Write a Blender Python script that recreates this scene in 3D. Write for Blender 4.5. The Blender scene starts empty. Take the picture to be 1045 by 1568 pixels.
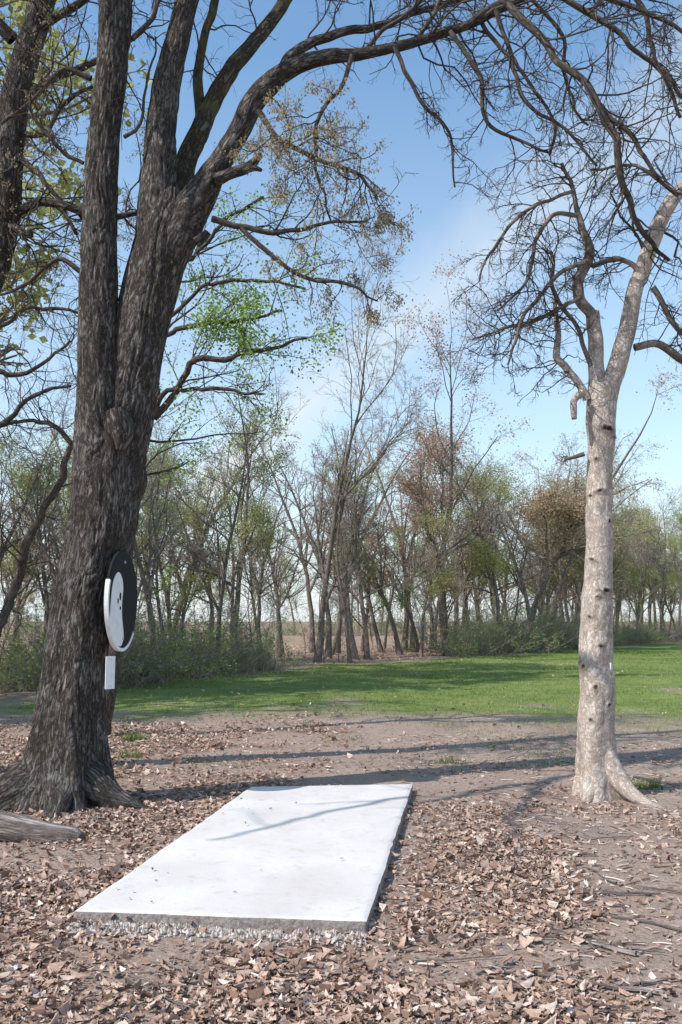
import bpy, math, numpy as np, time
from mathutils import Vector, Matrix
T0=time.time()
rng=np.random.default_rng(11)
F=1394.; PITCH=math.radians(6.83); H=1.55
CP,SP=math.cos(PITCH),math.sin(PITCH)
def S(a,b,D):
    u=(a-522.5)/F; v=(784-b)/F
    t=D/(CP-v*SP)
    return np.array([u*t,D,H+(SP+v*CP)*t])
def G(a,b,z=0.):
    u=(a-522.5)/F; v=(784-b)/F
    t=(z-H)/(SP+v*CP)
    return np.array([u*t,t*(CP-v*SP),z])
def norm(a): return a/np.maximum(np.linalg.norm(a,axis=-1,keepdims=True),1e-9)
def hsh(i): 
    x=np.sin(i[...,0]*127.1+i[...,1]*311.7+i[...,2]*74.7)*43758.5453
    return x-np.floor(x)
def vn(p):
    p=np.asarray(p,float); i=np.floor(p); f=p-i; f=f*f*(3-2*f); o=0
    for dx in (0,1):
        for dy in (0,1):
            for dz in (0,1):
                w=(f[...,0] if dx else 1-f[...,0])*(f[...,1] if dy else 1-f[...,1])*(f[...,2] if dz else 1-f[...,2])
                o=o+w*hsh(i+np.array([dx,dy,dz]))
    return o
def fbm2(x,y,s,seed=0.,oct=3):
    o=0;a=1;tot=0
    for k in range(oct):
        o=o+a*vn(np.stack([x*s+seed,y*s-seed,np.zeros_like(x)+seed*1.3],-1)); tot+=a; a*=.5; s*=2.1
    return o/tot

# ------------------------------------------------------------ mesh accumulator
class Acc:
    def __init__(s): s.v=[];s.bk=[];s.rn=[];s.f=[];s.n=0
    def add(s,v,f,mat=0,bk=None,rn=None,smooth=True):
        v=np.asarray(v,float).reshape(-1,3)
        s.v.append(v); s.bk.append(v if bk is None else bk.reshape(-1,3))
        s.rn.append(np.zeros(len(v)) if rn is None else np.asarray(rn).reshape(-1))
        if not isinstance(f,list): f=[f]
        for ff in f: s.f.append((np.asarray(ff)+s.n,mat,smooth))
        s.n+=len(v)
    def tubes(s,P,R,sides,mat=0):
        B,n,_=P.shape
        T=norm(np.gradient(P,axis=1)); o=norm(P[:,-1]-P[:,0])
        ref=np.where(np.abs(o[:,2:3])<.8,np.array([[0,0,1.]]),np.array([[1.,0,0]]))[:,None,:]
        N=norm(np.cross(T,ref)); Bn=np.cross(T,N)
        th=np.arange(sides)*2*math.pi/sides
        c=np.cos(th)[None,None,:,None]; q=np.sin(th)[None,None,:,None]
        V=P[:,:,None,:]+R[:,:,None,None]*(c*N[:,:,None,:]+q*Bn[:,:,None,:])
        L=np.concatenate([np.zeros((B,1)),np.cumsum(np.linalg.norm(np.diff(P,axis=1),axis=-1),axis=1)],1)
        sd=rng.uniform(0,30,(B,1,1))
        z=np.zeros((B,n,sides))
        bk=np.stack([z+c[...,0]*R[:,:1,None]+sd,z+q[...,0]*R[:,:1,None]+sd,z+L[:,:,None]],-1)
        idx=np.arange(B*n*sides).reshape(B,n,sides)
        a=idx[:,:-1]; b=idx[:,1:]
        f=np.stack([a,np.roll(a,-1,2),np.roll(b,-1,2),b],-1).reshape(-1,4)
        s.add(V,f,mat,bk,np.repeat(rng.uniform(0,1,B),n*sides))
    def build(s,name,mats,parent=None,link=True):
        me=bpy.data.meshes.new(name)
        V=np.concatenate(s.v); me.vertices.add(len(V)); me.vertices.foreach_set('co',V.astype(np.float32).ravel())
        loops=np.concatenate([f.ravel() for f,_,_ in s.f]).astype(np.int32)
        cnt=np.concatenate([np.full(len(f),f.shape[1]) for f,_,_ in s.f])
        st=np.concatenate([[0],np.cumsum(cnt)[:-1]]).astype(np.int32)
        me.loops.add(len(loops)); me.loops.foreach_set('vertex_index',loops)
        me.polygons.add(len(cnt)); me.polygons.foreach_set('loop_start',st)
        me.polygons.foreach_set('material_index',np.concatenate([np.full(len(f),m) for f,m,_ in s.f]).astype(np.int32))
        me.update(calc_edges=True)
        me.polygons.foreach_set('use_smooth',np.concatenate([np.full(len(f),sm) for f,_,sm in s.f]))
        a=me.attributes.new('bk','FLOAT_VECTOR','POINT'); a.data.foreach_set('vector',np.concatenate(s.bk).astype(np.float32).ravel())
        a=me.attributes.new('rnd','FLOAT','POINT'); a.data.foreach_set('value',np.concatenate(s.rn).astype(np.float32))
        for m in mats: me.materials.append(m)
        me.update()
        if not link: return me
        return obj(name,me,parent)
def obj(name,me,parent=None):
    o=bpy.data.objects.new(name,me); bpy.context.scene.collection.objects.link(o)
    if parent: o.parent=parent
    return o

# ------------------------------------------------------------ materials
def newmat(name):
    m=bpy.data.materials.new(name); m.use_nodes=True; nt=m.node_tree; nt.nodes.clear()
    out=nt.nodes.new('ShaderNodeOutputMaterial'); return m,nt,out
def ramp(nt,stops,src=None,interp='LINEAR'):
    r=nt.nodes.new('ShaderNodeValToRGB'); e=r.color_ramp.elements; r.color_ramp.interpolation=interp
    while len(e)<len(stops): e.new(.5)
    for x,(p,c) in zip(e,stops): x.position=p; x.color=(*c,1) if len(c)==3 else c
    if src is not None: nt.links.new(src,r.inputs[0])
    return r.outputs[0]
def mathn(nt,op,a,b=None,clamp=False):
    n=nt.nodes.new('ShaderNodeMath'); n.operation=op; n.use_clamp=clamp
    for i,x in enumerate((a,b)):
        if x is None: continue
        if isinstance(x,(int,float)): n.inputs[i].default_value=x
        else: nt.links.new(x,n.inputs[i])
    return n.outputs[0]
def mix(nt,f,a,b,bt='MIX'):
    n=nt.nodes.new('ShaderNodeMix'); n.data_type='RGBA'; n.blend_type=bt
    for s,x in ((n.inputs[0],f),(n.inputs[6],a),(n.inputs[7],b)):
        if isinstance(x,(int,float)): s.default_value=x
        elif isinstance(x,tuple): s.default_value=(*x,1)
        else: nt.links.new(x,s)
    return n.outputs[2]
def attr(nt,name,o='Vector'):
    a=nt.nodes.new('ShaderNodeAttribute'); a.attribute_name=name; return a.outputs[o]
def noise(nt,vec,scale,detail=4,rough=.6,dist=0):
    n=nt.nodes.new('ShaderNodeTexNoise'); n.inputs['Scale'].default_value=scale; n.inputs['Detail'].default_value=detail
    n.inputs['Roughness'].default_value=rough; n.inputs['Distortion'].default_value=dist
    nt.links.new(vec,n.inputs['Vector']); return n.outputs['Fac']
def vmap(nt,vec,sc):
    n=nt.nodes.new('ShaderNodeMapping'); n.inputs['Scale'].default_value=sc; nt.links.new(vec,n.inputs[0]); return n.outputs[0]
def finish(nt,out,col,rough=.9,bump=None,bs=.5,bd=.01,spec=.2):
    b=nt.nodes.new('ShaderNodeBsdfPrincipled'); b.inputs['Roughness'].default_value=rough
    b.inputs['Specular IOR Level'].default_value=spec
    if isinstance(col,tuple): b.inputs['Base Color'].default_value=(*col,1)
    else: nt.links.new(col,b.inputs['Base Color'])
    if bump is not None:
        bn=nt.nodes.new('ShaderNodeBump'); bn.inputs['Strength'].default_value=bs; bn.inputs['Distance'].default_value=bd
        nt.links.new(bump,bn.inputs['Height']); nt.links.new(bn.outputs[0],b.inputs['Normal'])
    nt.links.new(b.outputs[0],out.inputs[0]); return b
def bark_mat(name,dark,mid,light,lich,sc=26,asp=.16,bd=.02,moss=None,knots=False):
    m,nt,out=newmat(name); bk=attr(nt,'bk')
    v=vmap(nt,bk,(1,1,asp))
    n1=noise(nt,v,sc,7,.66,.5)
    n2=noise(nt,vmap(nt,bk,(1,1,.5)),sc*3.4,4,.7)
    rg=mathn(nt,'ABSOLUTE',mathn(nt,'SUBTRACT',n1,.5))
    rg=mathn(nt,'MULTIPLY',rg,8,True)
    h=mathn(nt,'ADD',mathn(nt,'MULTIPLY',rg,.6),mathn(nt,'MULTIPLY',n2,.55))
    c=ramp(nt,[(0.15,dark),(.45,mid),(.95,light)],h)
    if lich:
        n3=noise(nt,bk,3.3,6,.7)
        lm=mathn(nt,'MULTIPLY',ramp(nt,[(.48,(0,0,0)),(.66,(.8,.8,.8))],n3),ramp(nt,[(.3,(0,0,0)),(.6,(1,1,1))],h))
        c=mix(nt,lm,c,lich)
    if moss:
        n4=noise(nt,bk,3.1,4,.6); c=mix(nt,ramp(nt,[(.5,(0,0,0)),(.62,(.7,.7,.7))],n4),c,moss)
    if knots: 
        n5=noise(nt,vmap(nt,bk,(1,1,.7)),9,8,.8,.5); c=mix(nt,ramp(nt,[(.49,(0,0,0)),(.60,(.8,.8,.8))],n5),c,tuple(v*.55 for v in mid))
        n6=noise(nt,vmap(nt,bk,(1,1,.5)),30,4,.7,.3)
        kf=mathn(nt,'MULTIPLY',mathn(nt,'MULTIPLY',attr(nt,'rnd','Fac'),2.4),n6,True); c=mix(nt,kf,c,(.055,.035,.026))
    finish(nt,out,c,.95,h,1.,bd,.1); return m
def leaf_mat(name,stops,trans=.35,rough=.7):
    m,nt,out=newmat(name); c=ramp(nt,stops,attr(nt,'rnd','Fac'))
    d=nt.nodes.new('ShaderNodeBsdfDiffuse'); t=nt.nodes.new('ShaderNodeBsdfTranslucent'); mx=nt.nodes.new('ShaderNodeMixShader')
    nt.links.new(c,d.inputs[0]); nt.links.new(c,t.inputs[0]); mx.inputs[0].default_value=trans
    nt.links.new(d.outputs[0],mx.inputs[1]); nt.links.new(t.outputs[0],mx.inputs[2]); nt.links.new(mx.outputs[0],out.inputs[0]); return m
M_oak=bark_mat('oak_bark',(.014,.011,.010),(.088,.074,.064),(.27,.235,.21),(.34,.31,.285),34,.22,.03)
M_mossy=bark_mat('mossy_bark',(.02,.018,.015),(.09,.075,.055),(.2,.18,.13),None,30,.25,.02,(.17,.16,.06))
M_pale=bark_mat('pale_bark',(.25,.18,.14),(.50,.405,.34),(.68,.60,.53),(.72,.66,.60),26,.55,.008,None,True)
M_twig=bark_mat('twig_bark',(.03,.024,.02),(.08,.064,.055),(.15,.125,.105),None,20,.3,.005)
M_ftrunk=bark_mat('forest_bark',(.085,.066,.055),(.20,.16,.135),(.35,.30,.26),None,8,.3,.02)
M_ftwig,nt,out=newmat('forest_twig'); finish(nt,out,ramp(nt,[(0,(.20,.155,.125)),(1,(.46,.39,.335))],attr(nt,'rnd','Fac')),.9)
M_log=bark_mat('log_bark',(.08,.06,.05),(.27,.215,.19),(.46,.41,.38),None,24,.1,.02)
L_green=leaf_mat('leaf_spring_green',[(0,(.16,.25,.05)),(.5,(.30,.43,.11)),(1,(.46,.57,.22))],.5)
L_yel=leaf_mat('leaf_yellow_green',[(0,(.27,.29,.10)),(.5,(.42,.43,.16)),(1,(.58,.56,.28))],.45)
L_rust=leaf_mat('leaf_rust',[(0,(.32,.17,.12)),(.5,(.47,.29,.215)),(1,(.57,.40,.31))],.4)
L_tan=leaf_mat('leaf_tan_catkin',[(0,(.24,.18,.10)),(.5,(.38,.30,.18)),(1,(.52,.45,.29))],.4)
L_btan=leaf_mat('leaf_bronze',[(0,(.30,.20,.12)),(.5,(.45,.33,.22)),(1,(.58,.46,.32))],.4)
L_dull=leaf_mat('leaf_olive',[(0,(.13,.18,.045)),(.5,(.26,.33,.09)),(1,(.42,.46,.19))],.45)

# ------------------------------------------------------------ branching
def spawn(acc,P,R,specs,mat=0):
    allp=[]
    for s in specs:
        B,n,_=P.shape; k=s['k']; N=B*k
        idx=np.repeat(np.arange(B),k); u=rng.uniform(s.get('t0',.2),s.get('t1',1),N); t=u*(n-1)
        i0=np.minimum(np.floor(t).astype(int),n-2); f=(t-i0)[:,None]
        pos=P[idx,i0]*(1-f)+P[idx,i0+1]*f; T=norm(P[idx,i0+1]-P[idx,i0]); r=(R[idx,i0]*(1-f[:,0])+R[idx,i0+1]*f[:,0])
        Lp=np.linalg.norm(np.diff(P,axis=1),axis=-1).sum(1)[idx]
        if 'len' in s: ln=s['len']*rng.uniform(.5,1.35,N)
        else: ln=Lp*s['lf']*(1-s.get('tap',.5)*u)*rng.uniform(.6,1.2,N)
        rad=np.minimum(np.maximum(r*s.get('rf',.6),s.get('rmin',.003)),np.maximum(r*.95,s.get('rmin',.003)))
        rad=np.minimum(rad,s.get('rmax',9.))
        perp=norm(np.cross(T,rng.normal(size=(N,3)))); a=np.radians(rng.uniform(s['a'][0],s['a'][1],N))[:,None]
        D=norm(np.cos(a)*T+np.sin(a)*perp+np.array([0,0,s.get('bias',0.)]))
        m=s['n']; path=np.empty((N,m+1,3)); path[:,0]=pos; rr=np.empty((N,m+1))
        for i in range(m):
            D=norm(D+rng.normal(0,s.get('w',.2),(N,3))+np.array([0,0,s.get('tr',0.)]))
            path[:,i+1]=path[:,i]+D*(ln/m)[:,None]
        re=s.get('re',.35)
        for i in range(m+1): rr[:,i]=rad*(1-(1-re)*i/m)
        acc.tubes(path,rr,s.get('s',4),s.get('mat',mat))
        P,R=path,rr; allp.append(path)
    return allp
def leaves(acc,paths,n,size,spread,mat,asp=.6,droop=0.,clump=None):
    B,k,_=paths.shape; N=int(B*n)
    idx=rng.integers(0,B,N)
    if clump is not None:
        w=vn(paths[:,-1]*clump); w=np.clip((w-.36)*4,0.04,1); idx=rng.choice(B,N,p=w/w.sum())
    t=rng.uniform(.3,1,N)*(k-1); i0=np.minimum(t.astype(int),k-2); f=(t-i0)[:,None]
    p=paths[idx,i0]*(1-f)+paths[idx,i0+1]*f+rng.normal(0,spread,(N,3))
    p[:,2]-=droop*rng.uniform(0,1,N)
    a=norm(rng.normal(size=(N,3))+np.array([0,0,-2.*(droop>0)])); b=norm(np.cross(a,rng.normal(size=(N,3))))
    s=(size*rng.uniform(.5,1.4,N))[:,None]
    V=np.stack([p,p+a*s*.5+b*s*asp*.5,p+a*s,p+a*s*.5-b*s*asp*.5],1)
    acc.add(V,np.arange(N*4).reshape(N,4),mat,rn=np.repeat(np.clip(rng.normal(.5,.25,N),0,1),4),smooth=False)

def cr(pts,step):
    pts=np.asarray(pts,float); P=np.vstack([2*pts[0]-pts[1],pts,2*pts[-1]-pts[-2]]); o=[]
    for i in range(1,len(P)-2):
        L=np.linalg.norm(P[i+1,:3]-P[i,:3]); n=max(2,int(L/step)); t=(np.arange(n)/n)[:,None]
        a,b,c,d=P[i-1],P[i],P[i+1],P[i+2]
        o.append(.5*((2*b)+(-a+c)*t+(2*a-5*b+4*c-d)*t*t+(-a+3*b-3*c+d)*t**3))
    o.append(P[-2][None]); return np.vstack(o)
def limb(acc,pts,D,sides=10,step=.08,amp=0.,mat=0,flare=0.,lump=.0,wob=.0,knots=None,fr=(16,2.2),ph=0.,nl=5):
    w=[]
    if D is None: w=[list(p) for p in pts]
    else:
        if np.isscalar(D): D=[D]*len(pts)
        for (a,b,r),d in zip(pts,D):
            p=S(a,b,d); w.append([*p,r*d/F])
    q=cr(w,step); C=q[:,:3].copy(); r=np.maximum(q[:,3],.002)
    n=len(C)
    L=np.concatenate([[0],np.cumsum(np.linalg.norm(np.diff(C,axis=0),axis=1))])
    if wob>0:
        sd=rng.uniform(0,100)
        for ax in range(3):
            C[:,ax]+=wob*(vn(np.stack([L*2.5+sd,np.full(n,ax*7.3),np.zeros(n)],-1))-.5)*2*np.minimum(1,L/.3)
            C[:,ax]+=wob*.4*(vn(np.stack([L*8+sd,np.full(n,ax*3.3),np.zeros(n)],-1))-.5)*2*np.minimum(1,L/.3)
    T=norm(np.gradient(C,axis=0))
    N=np.empty_like(C); v=np.cross(T[0],[0.3,1,0.1]); v/=np.linalg.norm(v); N[0]=v
    for i in range(1,n):
        v=N[i-1]-T[i]*np.dot(N[i-1],T[i]); N[i]=v/np.linalg.norm(v)
    Bn=np.cross(T,N)
    th=np.arange(sides)*2*math.pi/sides; c=np.cos(th)[None,:]; s_=np.sin(th)[None,:]
    rm=r.mean(); sd=rng.uniform(0,40)
    bk=np.stack([c*rm+sd+0*L[:,None],s_*rm-sd+0*L[:,None],L[:,None]+0*c],-1)
    rr=r[:,None]+0*c
    if flare>0:
        h=np.maximum(C[:,2],0)[:,None]
        rr=rr*(1+flare*np.exp(-h/.22)*(.4+.9*np.maximum(0,np.cos(nl*th[None,:]+ph+.7*np.sin(2*th[None,:])))**2))
        rr=rr*(1+.09*np.exp(-h/1.6)*np.cos(nl*th[None,:]+ph))
    if lump>0: rr=rr*(1+lump*(vn(bk*np.array([4,4,1.6]))-.5)*2)
    if amp>0:
        nn=vn(bk*np.array([fr[0],fr[0],fr[1]])+7*(vn(bk*3)[...,None]-.5)*.35); rg=np.abs(nn-.5)*2
        n2=vn(bk*np.array([fr[0]*2.3,fr[0]*2.3,fr[1]*2.5])); rr=rr+amp*(np.minimum(rg*2.2,1)-.6+.35*(n2-.5))
    dk=np.zeros_like(rr)
    if knots:
        nz=vn(bk*22)
        for (ky,kth,ks,el) in knots:
            ii=np.argmin(np.abs(C[:,2]-ky)); 
            dd=np.arctan2(np.sin(th-kth),np.cos(th-kth))[None,:]*r[ii]; dl=(L-L[ii])[:,None]+.25*dd*math.sin(kth*7)
            g=np.sqrt((dd/ks)**2+(dl/(ks*el))**2)*(.65+.7*nz)
            rr=rr+min(ks,.05)*.35*np.exp(-(g-.9)**2*3)-min(ks,.05)*.2*np.exp(-g*g*3); dk=np.maximum(dk,np.exp(-g*g*1.4))
    V=C[:,None,:]+rr[...,None]*(c[...,None]*N[:,None,:]+s_[...,None]*Bn[:,None,:])
    idx=np.arange(n*sides).reshape(n,sides); a=idx[:-1]; b=idx[1:]
    f=np.stack([a,np.roll(a,-1,1),np.roll(b,-1,1),b],-1).reshape(-1,4)
    acc.add(V,[f,idx[-1][None,:]],mat,bk,dk)
    return C[None],r[None]

# ------------------------------------------------------------ zones
def EDGE(x): return np.interp(x,[-60,-30,-12,-6,-4,-1,9,25,60,120],[6,11,16.5,19.5,25,32,44.5,69,95,120])
def height(x,y):
    d=np.sqrt((x+.3)**2+(y-6.6)**2)
    a=np.clip((d-2.5)/10,0,1)
    return (fbm2(x,y,.35,3.1)-.5)*.22*a+(fbm2(x,y,2.2,9.)-.5)*.035+(fbm2(x,y,7.,5.,2)-.5)*.018
def grassm(x,y):
    b=13.0-.10*np.maximum(x,0)+(fbm2(x,y,.45,21.)-.5)*4.5
    g=np.clip((y-b)/4.2,0,1)
    g=g*np.clip(.68+(fbm2(x,y,.8,31.)-.38)*2.0,0,1)**np.clip((27-y)/10,0,1)
    e=EDGE(x)+(fbm2(x,y,.4,4.)-.5)*3
    return g*np.clip((e-y)/1.5,0,1)
def litter(x,y):
    n=fbm2(x,y,1.1,14.)
    left=np.clip((-.35-x+.06*y)/.8,0,1)*np.clip((15.5-y)/3,0,1)*.95
    near=np.clip((5.6-y)/1.5,0,1)*np.clip((1.3-x)/1.2,.2,1)*.95
    strip=np.clip(1-np.abs(x-.9-.1*(y-4.8))/.8,0,1)*np.clip((8.2-y)/1.5,0,1)*.75
    base=.18*np.clip((13-y)/4,0,1)
    d=np.maximum.reduce([left,near,strip,base])
    return np.clip(d*np.clip((n-.33)*4.2,.12,1.1),0,1)

# ------------------------------------------------------------ ground
def axis(segs):
    o=[segs[0][0]]
    for a,b,s in segs:
        n=max(1,int(round((b-a)/s))); o+=list(a+(b-a)*(np.arange(1,n+1)/n))
    return np.array(o)
ge=lambda a,b,n:list(a*(b/a)**(np.arange(1,n+1)/n))
xs=axis([(-60,-8,.7),(-8,8,.09),(8,60,.7)]); xs=np.concatenate([[-v for v in ge(60,1800,14)][::-1],xs,ge(60,1800,14)])
ys=axis([(-30,1,1.5),(1,17,.09),(17,75,.5),(75,140,3)]); ys=np.concatenate([[-300,-100],ys,ge(140,2500,16)])
X,Y=np.meshgrid(xs,ys); Z=height(X,Y); Z=np.where(Y>140,-.1,Z)
ga=Acc(); idx=np.arange(X.size).reshape(X.shape)
fq=np.stack([idx[:-1,:-1],idx[:-1,1:],idx[1:,1:],idx[1:,:-1]],-1).reshape(-1,4)
mask=np.stack([grassm(X,Y),litter(X,Y),np.clip((Y-EDGE(X)+1)/3,0,1)],-1)
m,nt,out=newmat('ground_soil'); tc=nt.nodes.new('ShaderNodeTexCoord').outputs['Object']; mk=attr(nt,'bk'); sx=nt.nodes.new('ShaderNodeSeparateXYZ'); nt.links.new(mk,sx.inputs[0])
nA=noise(nt,tc,1.1,6,.6); nB=noise(nt,tc,14,6,.65); nC=noise(nt,tc,60,4,.7)
dirt=ramp(nt,[(.3,(.23,.165,.13)),(.5,(.385,.29,.24)),(.7,(.52,.41,.345))],mathn(nt,'ADD',mathn(nt,'MULTIPLY',nA,.4),mathn(nt,'MULTIPLY',nB,.6)))
dirt=mix(nt,ramp(nt,[(.35,(.6,.6,.6)),(.55,(0,0,0))],nC),dirt,(.14,.09,.065))
vo=nt.nodes.new('ShaderNodeTexVoronoi'); vo.inputs['Scale'].default_value=30; vo.inputs['Randomness'].default_value=1; nt.links.new(tc,vo.inputs['Vector'])
sc_=nt.nodes.new('ShaderNodeSeparateColor'); nt.links.new(vo.outputs['Color'],sc_.inputs[0])
lit=ramp(nt,[(0,(.06,.038,.028)),(.3,(.18,.115,.082)),(.6,(.32,.215,.16)),(1,(.48,.35,.28))],sc_.outputs[0])
lm=mathn(nt,'ADD',sx.outputs[1],mathn(nt,'MULTIPLY',mathn(nt,'SUBTRACT',nB,.5),1.4),True)
col=mix(nt,lm,dirt,lit)
grs=ramp(nt,[(.3,(.08,.125,.028)),(.5,(.16,.21,.055)),(.72,(.31,.31,.12))],mathn(nt,'ADD',mathn(nt,'MULTIPLY',nA,.5),mathn(nt,'MULTIPLY',nC,.5)))
gm=mathn(nt,'ADD',sx.outputs[0],mathn(nt,'MULTIPLY',mathn(nt,'SUBTRACT',nB,.5),1.5),True)
gm=ramp(nt,[(.3,(0,0,0)),(.8,(1,1,1))],gm)
col=mix(nt,gm,col,grs)
ff=ramp(nt,[(.3,(.15,.10,.065)),(.5,(.31,.215,.15)),(.7,(.44,.33,.24))],nB)
col=mix(nt,mathn(nt,'MULTIPLY',sx.outputs[2],mathn(nt,'SUBTRACT',1.,sx.outputs[0])),col,ff)
finish(nt,out,col,.95,mathn(nt,'ADD',nB,mathn(nt,'MULTIPLY',nC,.4)),.8,.035,.1)
ga.add(np.stack([X,Y,Z],-1),fq,0,mask); ga.build('ground',[m])

# ------------------------------------------------------------ tee pad
cn=np.array([G(115,1393,.07),G(562,1409,.07),G(632,1200,.07),G(384,1204,.07)])[:,:2]
nu,nv=90,220
uu,vv=np.meshgrid(np.linspace(0,1,nu),np.linspace(0,1,nv))
def bil(u,v): return ((1-u)*(1-v))[...,None]*cn[0]+(u*(1-v))[...,None]*cn[1]+(u*v)[...,None]*cn[2]+((1-u)*v)[...,None]*cn[3]
pxy=bil(uu,vv); e=np.minimum.reduce([uu*1.5,(1-uu)*1.5,vv*3.85,(1-vv)*3.85])
pz=.07+(fbm2(pxy[...,0],pxy[...,1],1.2,2.)-.5)*.004-.008*np.clip(1-e/.02,0,1)
ctr=cn.mean(0); ew=(fbm2(pxy[...,0],pxy[...,1],4,33.)-.5)*.03*np.clip(1-e/.05,0,1)
dirv=norm(pxy-ctr); pxy=pxy+dirv*ew[...,None]
pa=Acc(); idx=np.arange(nu*nv).reshape(nv,nu)
pa.add(np.concatenate([pxy,pz[...,None]],-1),np.stack([idx[:-1,:-1],idx[:-1,1:],idx[1:,1:],idx[1:,:-1]],-1).reshape(-1,4),0)
ring=np.concatenate([idx[0,:],idx[1:,-1],idx[-1,-2::-1],idx[-2:0:-1,0]])
tp=np.concatenate([pxy,pz[...,None]],-1).reshape(-1,3)[ring]
lay=[tp]
for k,zz in enumerate((.045,.02,-.01,-.06)):
    q=tp.copy(); q[:,2]=zz; o2=norm(q[:,:2]-ctr)*(.003+.014*(fbm2(q[:,0],q[:,1]+k*.1,7,3.)-.45))[:,None]; q[:,:2]+=o2; lay.append(q)
lay=np.array(lay); nr=len(ring); ii=np.arange(5*nr).reshape(5,nr)
pa.add(lay,np.stack([np.roll(ii[:-1],-1,1),ii[:-1],ii[1:],np.roll(ii[1:],-1,1)],-1).reshape(-1,4),1)
m1,nt,out=newmat('concrete_top'); tc=nt.nodes.new('ShaderNodeTexCoord').outputs['Object']
a=noise(nt,tc,1.6,6,.6); b=noise(nt,tc,90,4,.7); c3=noise(nt,tc,9,6,.75); bc=noise(nt,vmap(nt,tc,(3,60,1)),2.,3,.6)
c=ramp(nt,[(.3,(.56,.51,.48)),(.65,(.67,.63,.605))],a); c=mix(nt,ramp(nt,[(.25,(.6,.6,.6)),(.42,(0,0,0))],b),c,(.40,.34,.30))
c=mix(nt,ramp(nt,[(.54,(0,0,0)),(.73,(.7,.7,.7))],c3),c,(.46,.37,.30))
finish(nt,out,c,.85,mathn(nt,'ADD',b,bc),.45,.004,.2)
m2,nt,out=newmat('concrete_side'); tc=nt.nodes.new('ShaderNodeTexCoord').outputs['Object']; b=noise(nt,tc,40,6,.75)
finish(nt,out,ramp(nt,[(.3,(.14,.115,.10)),(.5,(.36,.31,.28)),(.7,(.54,.49,.45))],b),.95,b,1,.02,.1)
pa.build('concrete_tee_pad',[m1,m2])

gv=Acc(); N=2600
u=rng.uniform(0,1,N)**1.2; base=cn[0][None]*(1-u[:,None])+cn[1][None]*u[:,None]
k=rng.uniform(0,1,N)<.25; base[k]=(cn[3][None]*(1-u[k,None])+cn[2][None]*u[k,None])
off=np.abs(rng.normal(0,.07,N)); bx=base[:,0]; by=base[:,1]+np.where(k,off+.01,-off)
s=rng.uniform(.004,.018,N)
oc=norm(np.array([[1,0,0],[-1,0,0],[0,1,0],[0,-1,0],[0,0,1],[0,0,-1.]]))
V=np.stack([bx,by,height(bx,by)+s*.4],-1)[:,None,:]+oc[None]*s[:,None,None]*rng.uniform(.6,1.3,(N,6,1))
of=np.array([[0,2,4],[2,1,4],[1,3,4],[3,0,4],[2,0,5],[1,2,5],[3,1,5],[0,3,5]])
gv.add(V,(np.arange(N)[:,None,None]*6+of[None]).reshape(-1,3),0,rn=np.repeat(rng.uniform(0,1,N),6),smooth=False)
mg,nt,out=newmat('gravel'); finish(nt,out,ramp(nt,[(0,(.22,.17,.14)),(1,(.56,.51,.47))],attr(nt,'rnd','Fac')),.9)
gv.build('gravel_edging',[mg])

# ------------------------------------------------------------ leaf litter
la=Acc()
half=[(0,0),(-.13,.10),(-.13,.24),(-.26,.36),(-.19,.52),(-.25,.68),(-.12,.86),(0,1.0)]
tL=np.array(half); tR=tL[1:-1]*np.array([-1,1]); tpl=np.vstack([tL,tR])
fL=np.array([0,7,6,5,4,3,2,1]); fR=np.array([7,0,8,9,10,11,12,13])
def inpad(x,y):
    p=np.stack([x,y],-1); r=np.ones(x.shape,bool)
    for i in range(4):
        a=cn[i]; b=cn[(i+1)%4]; r&=((b[0]-a[0])*(p[...,1]-a[1])-(b[1]-a[1])*(p[...,0]-a[0]))>-.01
    return r
def leafpile(N,xr,yr,smin,smax,dens):
    x=rng.uniform(*xr,N); y=rng.uniform(*yr,N); keep=rng.uniform(0,1,N)<dens(x,y); x=x[keep]; y=y[keep]
    ip=inpad(x,y); kp=(~ip)|(rng.uniform(0,1,len(x))<.003); x=x[kp];y=y[kp];ip=ip[kp]; N=len(x)
    z=np.where(ip,.076,height(x,y)+rng.uniform(.002,.018,N))
    s=rng.uniform(smin,smax,N)*rng.choice([.4,.6,.8,1.],N); s=np.where(ip,s*.6,s)
    t=np.repeat(tpl[None],N,0)*(1+rng.normal(0,.10,(N,14,2)))
    t[:,:,0]*=rng.uniform(.7,1.35,N)[:,None]; lx=t[...,0]; ly=t[...,1]-.5
    fold=rng.normal(.2,.6,N)[:,None]; curl=rng.normal(.4,.9,N)[:,None]
    lz=np.abs(lx)*fold+curl*ly*ly+rng.normal(0,.035,(N,14))
    P=np.stack([lx,ly,lz],-1)*s[:,None,None]
    az=rng.uniform(0,2*math.pi,N); nrm=norm(np.stack([rng.normal(0,.33,N),rng.normal(0,.33,N),np.ones(N)],-1)); nrm[ip]=[0,0,1]
    tx=norm(np.cross(nrm,np.stack([np.cos(az),np.sin(az),0*az],-1))); ty=np.cross(nrm,tx)
    W=P[...,0:1]*tx[:,None]+P[...,1:2]*ty[:,None]+P[...,2:3]*nrm[:,None]+np.stack([x,y,z],-1)[:,None]
    o=np.arange(N)[:,None]*14
    la.add(W,[o+fL,o+fR],0,rn=np.repeat(np.clip(rng.normal(.48,.26,N),0,1),14),smooth=False)
leafpile(165000,(-4.5,4.5),(2.6,8),.026,.070,lambda x,y:litter(x,y))
leafpile(75000,(-8,6.5),(8,17),.04,.078,lambda x,y:litter(x,y))
leafpile(9000,(-8,9),(13,45),.05,.09,lambda x,y:.25*(y<EDGE(x)))
leafpile(10000,(-12,14),(20,60),.08,.16,lambda x,y:1.*(y>EDGE(x)))
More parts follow.
